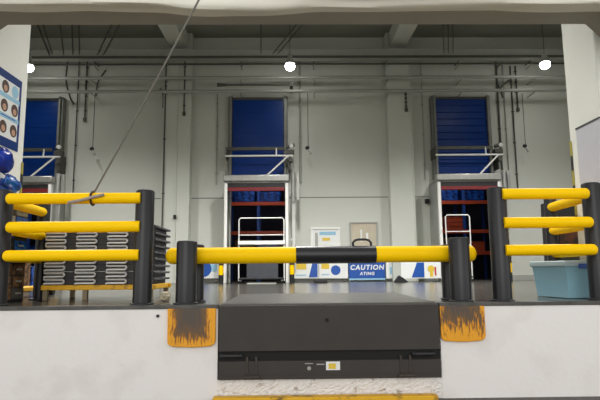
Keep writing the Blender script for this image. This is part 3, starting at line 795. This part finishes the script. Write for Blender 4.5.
# hazard tape on the two wall edges
def hazard(x0, x1, ya, yb, z0, z1, label):
    t = thing('hazard_strip', ((x0+x1)/2, ya, z0), label, 'warning strip', 'black and yellow warning strips on the wall edges')
    n = 6
    for k in range(n):
        h = (z1-z0)/n
        MB().box(-(x1-x0)/2, (x1-x0)/2, 0, yb-ya, k*h, (k+1)*h).build('yellow_band' if k % 2 else 'black_band', m_haz if k % 2 else m_blackm, t)
zA = AZ(18, 163, .97); hazard(RX0+.001, RX0+.008, .93, .965, 0.7, zA, 'black and yellow warning strip on the left wall edge')
zA = AZ(572, 142, .97); hazard(RX1-.008, RX1-.001, .93, .965, 0.7, zA, 'black and yellow warning strip on the right wall edge')
# grey sheet on the right wall
a = on_x(600, 117, RX1); b = on_x(577, 131.5, RX1)
y0, y1 = .36, b.y; zt0 = a.z; 
t = MB().box(-.012, -.001, 0, y1-y0, 0, (b.z+a.z)/2-.35).build('wall_sheet', mat('pale_lilac_sheet', rgb(196,196,204), .5, var=.02), bevel=.002)
t.location = (RX1, y0, .35); tag(t, 'pale lilac grey protective sheet fixed to the right wall', 'wall sheet')
hs = (b.z+a.z)/2-.35
MB().box(-.018, -.001, 0, y1-y0, hs+.0005, hs+.018).build('top_edging', m_pipedk, t)
# blue bags hung on the left wall
def blob(name, c, r, sc, m, label, amp, hook=True):
    t = thing(name, c, label, 'bag', 'blue bags on the left wall')
    w = MB(); bmesh.ops.create_icosphere(w.bm, subdivisions=4, radius=r)
    from mathutils import noise
    for v in w.bm.verts:
        n = noise.noise(v.co*16+Vector(c)*3)
        v.co *= 1+amp*n
        v.co = Vector((v.co.x*sc[0], v.co.y*sc[1], v.co.z*sc[2]))
    w.build('bag_body', m, t)
    MB().cyl((-sc[0]*r*.2,0,r*sc[2]*.9), (-sc[0]*r*.9,0,r*sc[2]*1.25), .008, seg=8).build('tie_cord', m_blackm, t)
p = at(1, 164, .60); blob('hanging_bag', (RX0+.082, .44, p.z), .125, (.62, 1.0, 1.0), m_bag, 'shiny round dark blue bag hanging on the left wall below the poster', .12)
p = at(5, 186, .62); blob('hanging_bag', (RX0+.085, .56, p.z), .115, (.65, 1.2, .85), m_bagt, 'crumpled blue plastic bag hanging lowest on the left wall', .5)

# clutter behind the left guard: things by the left doorway
p = Vector((AX(20, 292, 1.6), 1.62, 0))
t = thing('pallet_truck', p, 'worn yellow pallet truck parked behind the left guard barrier', 'pallet truck')
MB().box(-.14, -.04, -.3, .7, .08, .13).build('fork', m_yeld, t, .01); MB().box(.04, .14, -.3, .7, .08, .13).build('fork', m_yeld, t, .01)
MB().box(-.14, .14, -.48, -.31, .05, .22).build('pump_body', m_yeld, t, .03)
MB().tube([(0,-.42,.22),(0,-.46,.7),(0,-.5,1.0)], .022).build('tiller', m_clut, t)
MB().tube([(0,-.5,1.0),(-.1,-.51,1.03),(-.1,-.52,1.14),(.1,-.52,1.14),(.1,-.51,1.03),(0,-.5,1.0)], .014, closed=False).build('handle_loop', m_blackm, t)
for x in (-.1, .1): MB().cyl((x-.03,-.46,.06),(x+.03,-.46,.06), .06, seg=18).build('wheel', m_blackm, t)
for x in (-.09, .09): MB().cyl((x-.03,.6,.042),(x+.03,.6,.042), .04, seg=14).build('wheel', m_blackm, t)
for (px, py, wd, h, m, lab, Yc) in ((15, 262, .30, .55, m_clut, 'brown carton stack seen between the left rails, beside the wall', 3.6),
                                 (31, 262, .26, .40, m_wrap, 'blue wrapped carton between the left rails, near the rear black post', 4.3)):
    x = AX(px, py, Yc)
    w = MB(); w.box(-wd/2, wd/2, -.2, .2, 0, h); w.box(-wd/2-.001, wd/2+.001, -.03, .03, 0.001, h+.001)
    o = w.build('carton', m, bevel=.01); o.location = (x, Yc, .001); tag(o, lab, 'carton')

# narrow cabinet against the left wall, inside the guard
t = thing('narrow_cabinet', (RX0+.002, .42, 0.001), 'narrow dark cabinet with mixed brown, grey and blue drawers between the left rails and wall', 'cabinet')
MB().box(0, .10, 0, .52, 0, 1.02).build('body', m_blackm, t, .005)
cols = [m_clut, m_bagt, m_galv, m_clut, m_blackm, m_pipedk, m_clut, m_wrap]
for k in range(8):
    for j in range(2):
        w = MB(); w.box(.1005, .112, .02+j*.25, .25+j*.25, .03+k*.122, .14+k*.122)
        dr = w.build('drawer', cols[(k*3+j*5) % 8], t, .004)
        MB().box(.1121, .122, .08+j*.25, .18+j*.25, .08+k*.122, .095+k*.122).build('drawer_pull', m_galv, dr)
t = thing('dark_locker', (3.06, 1.30, .001), 'dark waist high locker with a brown panel behind the right guard barrier', 'locker')
MB().box(0, .5, 0, .35, 0, 1.08).build('body', m_blackm, t, .01)
MB().box(.03, .47, -.012, -.0005, .55, .80).build('door', mat('rusty_brown_panel', rgb(112,62,34), .6, scale=8, col2=rgb(50,36,30), lo=.4, hi=.6), t, .004)
MB().box(.03, .47, -.012, -.0005, .08, .50).build('door', m_pipedk, t, .004)
# ------------------------------------------------------------------ tarp roll over the opening
bm = bmesh.new(); NXs = 200; NT = 36; rings = []
from mathutils import noise
xa, xb = -4.2, 4.4
zb0 = AZ(60, 7.2, -.33)
for i in range(NXs+1):
    x = xa+(xb-xa)*i/NXs
    px = 292+x/4.4*525
    sag = .055*math.exp(-((px-235)/70)**4) + .02*math.exp(-((px-380)/60)**2) + .012*math.exp(-((px-560)/90)**2)*0
    ring = []
    for k in range(NT):
        a = k*2*math.pi/NT
        r = .17*(1 + .05*noise.noise(Vector((x*.9, a*2.2, 3))) + .07*noise.noise(Vector((x*.35, math.cos(a)*2.2, math.sin(a)*2.2))))
        crease = .010*math.sin(a*6 + 5*noise.noise(Vector((x*.45, 1, 2)))) + .016*abs(noise.noise(Vector((x*1.1, a*1.3, 9))))
        r += crease
        sn = math.copysign(abs(math.sin(a))**.45, math.sin(a)); cn = math.copysign(abs(math.cos(a))**.55, math.cos(a))
        z = zb0+.17 + r*sn; y = -.33 + r*cn*.75
        if math.sin(a) < 0: z -= sag*(-math.sin(a))
        ring.append(bm.verts.new((x, y, z)))
    rings.append(ring)
for i in range(NXs):
    for k in range(NT): bm.faces.new((rings[i][k], rings[i][(k+1) % NT], rings[i+1][(k+1) % NT], rings[i+1][k]))
bm.faces.new(rings[0]); bm.faces.new(rings[-1][::-1])
w = MB(); w.bm.free(); w.bm = bm
t = w.build('rolled_tarp', m_tarp); tag(t, 'creased white tarpaulin roll hanging along the top of the dock opening', 'tarpaulin')
for x in (-3.6, -1.2, 1.2, 3.6):
    MB().box(x-.03, x+.03, -.28, -.02, zb0+.14, zb0+.2).build('bracket', m_galv, t)

# rope from above down to the top left rail
zr = ZL[0]
p0 = at(203, -8, -.62); p1 = at(93.5, 193.5, .035)
P = []
for k in range(13):
    u = k/12; q = p0.lerp(p1, u); q.z -= .02*math.sin(u*math.pi); P.append(q)
x = p1.x
t = thing('tie_rope', (x, .035, zr+RR), 'thin grey rope slanting down from the top to the upper left yellow rail', 'rope')
put(MB().tube(P, .009, 8).build('rope_line', m_rope, None), t)
pts = [(x-.004, .035+(RR+.0105)*math.cos(a), zr+(RR+.0105)*math.sin(a)) for a in [k*math.pi/10 for k in range(20)]]
put(MB().tube(pts, .010, 8, closed=True).build('knot', m_strapd, None), t)
a0 = at(104, 194.5, -.03); a1 = at(68, 202.5, -.03)
d = a1-a0
put(MB().tube([a0+Vector((.0,.0,0)), a0+d*.3, a0+d*.65+Vector((0,0,-.006)), a1+Vector((0,0,-.002))], .014, 8).build('loose_end', m_strapg, None), t)

# ------------------------------------------------------------------ light and view
sc = bpy.context.scene
wd = bpy.data.worlds.new('sky'); sc.world = wd; wd.use_nodes = True
nt = wd.node_tree; bg = nt.nodes['Background']
tc = nt.nodes.new('ShaderNodeTexCoord'); sp = nt.nodes.new('ShaderNodeSeparateXYZ'); nt.links.new(tc.outputs['Generated'], sp.inputs[0])
cr = nt.nodes.new('ShaderNodeValToRGB'); e = cr.color_ramp.elements
e[0].position = .05; e[0].color = (1,1,.98,1); e[1].position = .5; e[1].color = (.36,.36,.355,1)
nt.links.new(sp.outputs['Z'], cr.inputs['Fac']); nt.links.new(cr.outputs['Color'], bg.inputs['Color'])
bg.inputs['Strength'].default_value = 1.75
sd = bpy.data.lights.new('soft_sun', 'SUN'); sd.energy = .72; sd.angle = R(40); sd.color = (1,.98,.94)
so = bpy.data.objects.new('soft_sun', sd); COL.objects.link(so); so.location = (0,-6,6)
so.rotation_euler = (R(72), 0, R(-6))
sc.view_settings.view_transform = 'Standard'; sc.view_settings.look = 'None'
sc.view_settings.gamma = 1; sc.view_settings.use_curve_mapping = False; sc.view_settings.exposure = 0
